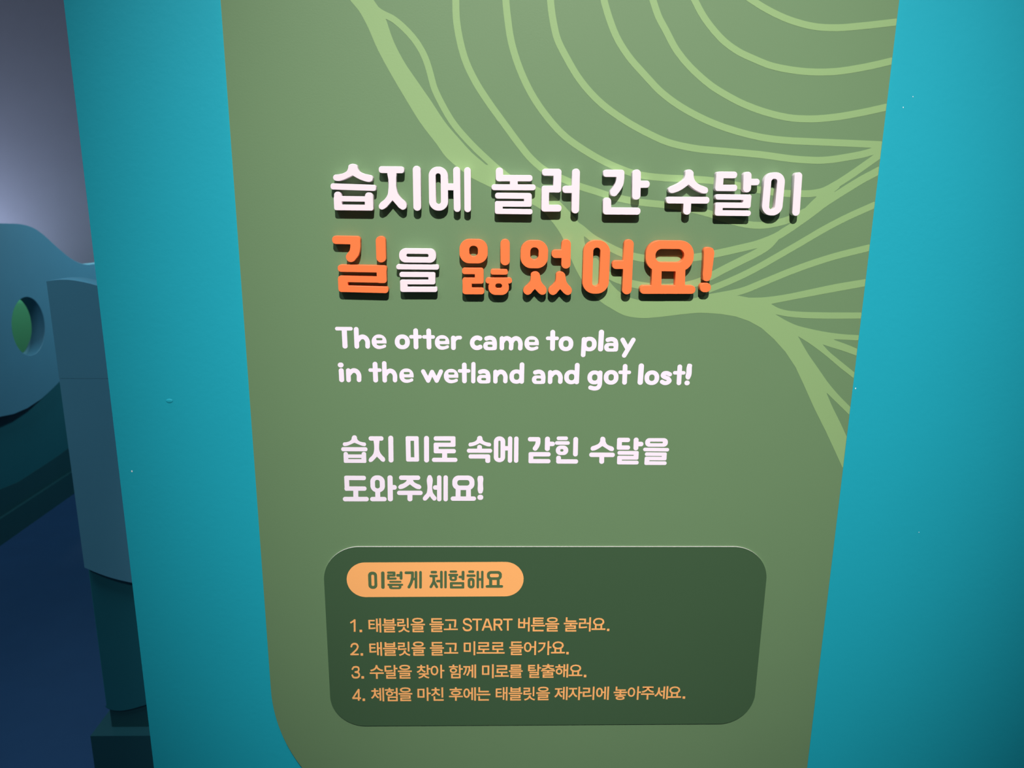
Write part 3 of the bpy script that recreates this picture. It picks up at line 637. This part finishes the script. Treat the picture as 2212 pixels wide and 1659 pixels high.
# ---- four instruction lines, each character fitted to its place
L1, L2, L3, L4, L5 = (740, 1320, 7.1355), (1030, 1320, 7.1355), (740, 1420, 7.1355), (1030, 1420, 8.193), (1200, 1420, 7.373)
LINES = [
 [('1', L1, 120, 128, 200, 318), ('.', L1, 262, 288, 302, 325), ('태', L1, 400, 112, 595, 330), ('블', L1, 612, 115, 828, 328), ('릿', L1, 843, 108, 1033, 328), ('을', L1, 1050, 105, 1270, 325),
  ('들', L1, 1340, 110, 1558, 322), ('고', L1, 1560, 128, 1777, 292), ('S', L1, 1850, 108, 2000, 312), ('T', L1, 2000, 117, 2148, 303), ('A', L2, 75, 117, 245, 301), ('R', L2, 258, 117, 400, 300), ('T', L2, 405, 117, 552, 300),
  ('버', L2, 637, 97, 815, 315), ('튼', L2, 835, 100, 1053, 312), ('을', L2, 1055, 95, 1270, 315), ('눌', L2, 1340, 97, 1555, 315), ('러', L2, 1573, 97, 1757, 315), ('요', L2, 1770, 106, 1985, 290), ('.', L2, 2005, 272, 2043, 308)],
 [('2', L1, 120, 490, 250, 680), ('.', L1, 278, 650, 317, 687), ('태', L1, 413, 478, 608, 690), ('블', L1, 622, 480, 840, 688), ('릿', L1, 855, 473, 1045, 690), ('을', L1, 1062, 470, 1277, 687),
  ('들', L1, 1347, 477, 1563, 685), ('고', L1, 1565, 492, 1783, 655), ('미', L1, 1868, 467, 2045, 680), ('로', L2, -3, 480, 213, 655), ('로', L2, 213, 480, 430, 655), ('들', L2, 500, 470, 715, 678), ('어', L2, 725, 463, 913, 678),
  ('가', L2, 940, 463, 1150, 678), ('요', L2, 1145, 468, 1360, 652), ('.', L2, 1378, 630, 1417, 667)],
 [('3', L3, 138, 133, 272, 327), ('.', L3, 290, 290, 332, 327), ('수', L3, 418, 120, 635, 330), ('달', L3, 648, 118, 848, 328), ('을', L3, 852, 115, 1067, 327), ('찾', L3, 1143, 115, 1357, 325), ('아', L3, 1357, 113, 1570, 322),
  ('함', L3, 1640, 112, 1853, 322), ('께', L3, 1855, 110, 2058, 320), ('미', L4, 92, 122, 300, 368), ('로', L4, 320, 140, 567, 342), ('를', L4, 567, 128, 812, 362), ('탈', L4, 907, 122, 1137, 362), ('출', L4, 1137, 118, 1383, 360),
  ('해', L4, 1388, 118, 1617, 357), ('요', L4, 1627, 128, 1870, 330), ('.', L4, 1893, 308, 1938, 352)],
 [('4', L3, 152, 490, 285, 667), ('.', L3, 308, 635, 347, 672), ('체', L3, 438, 470, 640, 678), ('험', L3, 655, 470, 850, 675), ('을', L3, 862, 463, 1075, 673), ('마', L3, 1155, 465, 1360, 670), ('친', L3, 1365, 463, 1558, 668),
  ('후', L3, 1640, 462, 1853, 668), ('에', L3, 1862, 462, 2055, 667), ('는', L4, -5, 528, 240, 765), ('태', L4, 335, 525, 543, 762), ('블', L4, 562, 528, 805, 762), ('릿', L4, 825, 522, 1033, 762), ('을', L4, 1052, 520, 1295, 757),
  ('제', L4, 1372, 520, 1607, 755), ('자', L4, 1617, 518, 1867, 755), ('리', L4, 1875, 518, 2080, 752), ('에', L5, 645, 465, 850, 677), ('놓', L5, 925, 465, 1140, 677), ('아', L5, 1148, 462, 1362, 675), ('주', L5, 1362, 465, 1575, 672),
  ('세', L5, 1577, 460, 1792, 668), ('요', L5, 1790, 463, 2005, 643), ('.', L5, 2023, 622, 2065, 658)],
]
_gc = {}
def glyph_mesh(ch):
    if ch not in _gc:
        c = bpy.data.curves.new('glyph', 'FONT'); c.body = ch; c.fill_mode = 'FRONT'; c.resolution_u = 3
        c.offset = 0.012
        o = bpy.data.objects.new('glyph', c)
        me = bpy.data.meshes.new_from_object(o)
        V = np.array([v.co[:2] for v in me.vertices]); Fc = [tuple(p.vertices) for p in me.polygons]
        bpy.data.objects.remove(o); bpy.data.curves.remove(c); bpy.data.meshes.remove(me)
        lo, hi = V.min(0), V.max(0); _gc[ch] = ((V-lo)/(hi-lo), Fc)
    return _gc[ch]
def latin(ch, x0, y0, x1, y1):
    w, h = x1-x0, y1-y0; xm = (x0+x1)/2
    P = lambda pts: [(x0+a*w, y0+b*h) for a, b in pts]
    return {
     '1': lambda: [('s', x1-14, y0, x1-13, y1, 28, 3), ('s', x0+1, y0+.29*h, x1-14, y0+.07*h, 24, 4)],
     '2': lambda: [('l', 26, P([(.11, .31), (.2, .15), (.45, .07), (.75, .12), (.88, .28), (.8, .47), (.5, .7), (.15, .92)])), ('s', x0, y1-12, x1, y1-12, 24, 3)],
     '3': lambda: [('l', 25, P([(.1, .25), (.25, .1), (.5, .07), (.78, .13), (.84, .28), (.75, .42), (.45, .48)])), ('l', 25, P([(.45, .48), (.78, .54), (.9, .71), (.78, .88), (.48, .93), (.2, .88), (.09, .73)]))],
     '4': lambda: [('s', x0+.74*w, y0, x0+.04*w, y0+.80*h, 24, 3), ('s', x0, y0+.79*h, x1, y0+.79*h, 24, 3), ('s', x0+.73*w, y0, x0+.73*w, y1, 27, 3)],
     'S': lambda: [('l', 27, P([(.87, .26), (.72, .11), (.48, .07), (.2, .13), (.12, .28), (.25, .42), (.5, .49), (.78, .58), (.88, .74), (.75, .88), (.48, .93), (.22, .88), (.09, .73)]))],
     'T': lambda: [('s', x0, y0+12, x1, y0+12, 24, 3), ('s', xm, y0, xm, y1, 27, 3)],
     'A': lambda: [('s', x0+13, y1, xm-6, y0, 27, 3), ('s', xm+6, y0, x1-13, y1, 27, 3), ('s', x0+.2*w, y1-.32*h, x1-.2*w, y1-.32*h, 24, 2)],
     'R': lambda: [('b', x0, y0, x1-6, y0+.58*h, 48), ('-b', x0+28, y0+24, x1-34, y0+.58*h-24, 26), ('s', x0+14, y0, x0+14, y1, 28, 3), ('s', x0+.5*w, y0+.5*h, x1-15, y1, 28, 3)],
     '.': lambda: [('b', x0, y0, x1, y1, 6)],
    }[ch]()
for line in LINES:
    verts, faces, lat = [], [], []
    for ch, (cx, cy, s), xa, ya, xb, yb in line:
        if ord(ch) < 256:
            lat += prims(latin(ch, xa, ya, xb, yb), crop(cx, cy, s, PLATE_Y)); continue
        V, Fc = glyph_mesh(ch)
        xa, xb, ya, yb = cx+xa/s, cx+xb/s, cy+ya/s, cy+yb/s
        xm, ym = (xa+xb)/2, (ya+yb)/2
        u0, u1 = MP(xa, ym)[0], MP(xb, ym)[0]; v0, v1 = MP(xm, yb)[1], MP(xm, ya)[1]
        n = len(verts)
        verts += [(u0+a*(u1-u0), PLATE_Y-FLAT-(n % 5)*3e-6, v0+b*(v1-v0)) for a, b in V]
        faces += [tuple(n+i for i in f) for f in Fc]
    P = np.array(verts); c = Vector(((P[:, 0].min()+P[:, 0].max())/2, PLATE_Y, P[:, 2].min()))
    bm = bmesh.new()
    bv = [bm.verts.new(Vector(v)-c) for v in verts]
    for f in faces:
        try: bm.faces.new([bv[i] for i in f])
        except ValueError: pass
    lo_ = solid('tmp', outline(lat, 0.00014), FLAT, PLATE_Y, M_AMBER)
    lm = lo_.data; lv = [bm.verts.new(v.co+lo_.location-c) for v in lm.vertices]
    front = [p for p in lm.polygons if all(abs(lm.vertices[i].co.y+FLAT/2) < 1e-6 for i in p.vertices)]
    for p in front:
        try: bm.faces.new([lv[i] for i in p.vertices])
        except ValueError: pass
    for v in lv:
        if not v.link_faces: bm.verts.remove(v)
    bpy.data.objects.remove(lo_)
    r = bmesh.ops.extrude_face_region(bm, geom=bm.faces[:])
    for e in r['geom']:
        if isinstance(e, bmesh.types.BMVert): e.co.y += FLAT*0.98
    bmesh.ops.recalc_face_normals(bm, faces=bm.faces[:])
    me = bpy.data.meshes.new('instruction_line'); bm.to_mesh(me); bm.free()
    link('instruction_line', me, M_AMBER, plate, c)
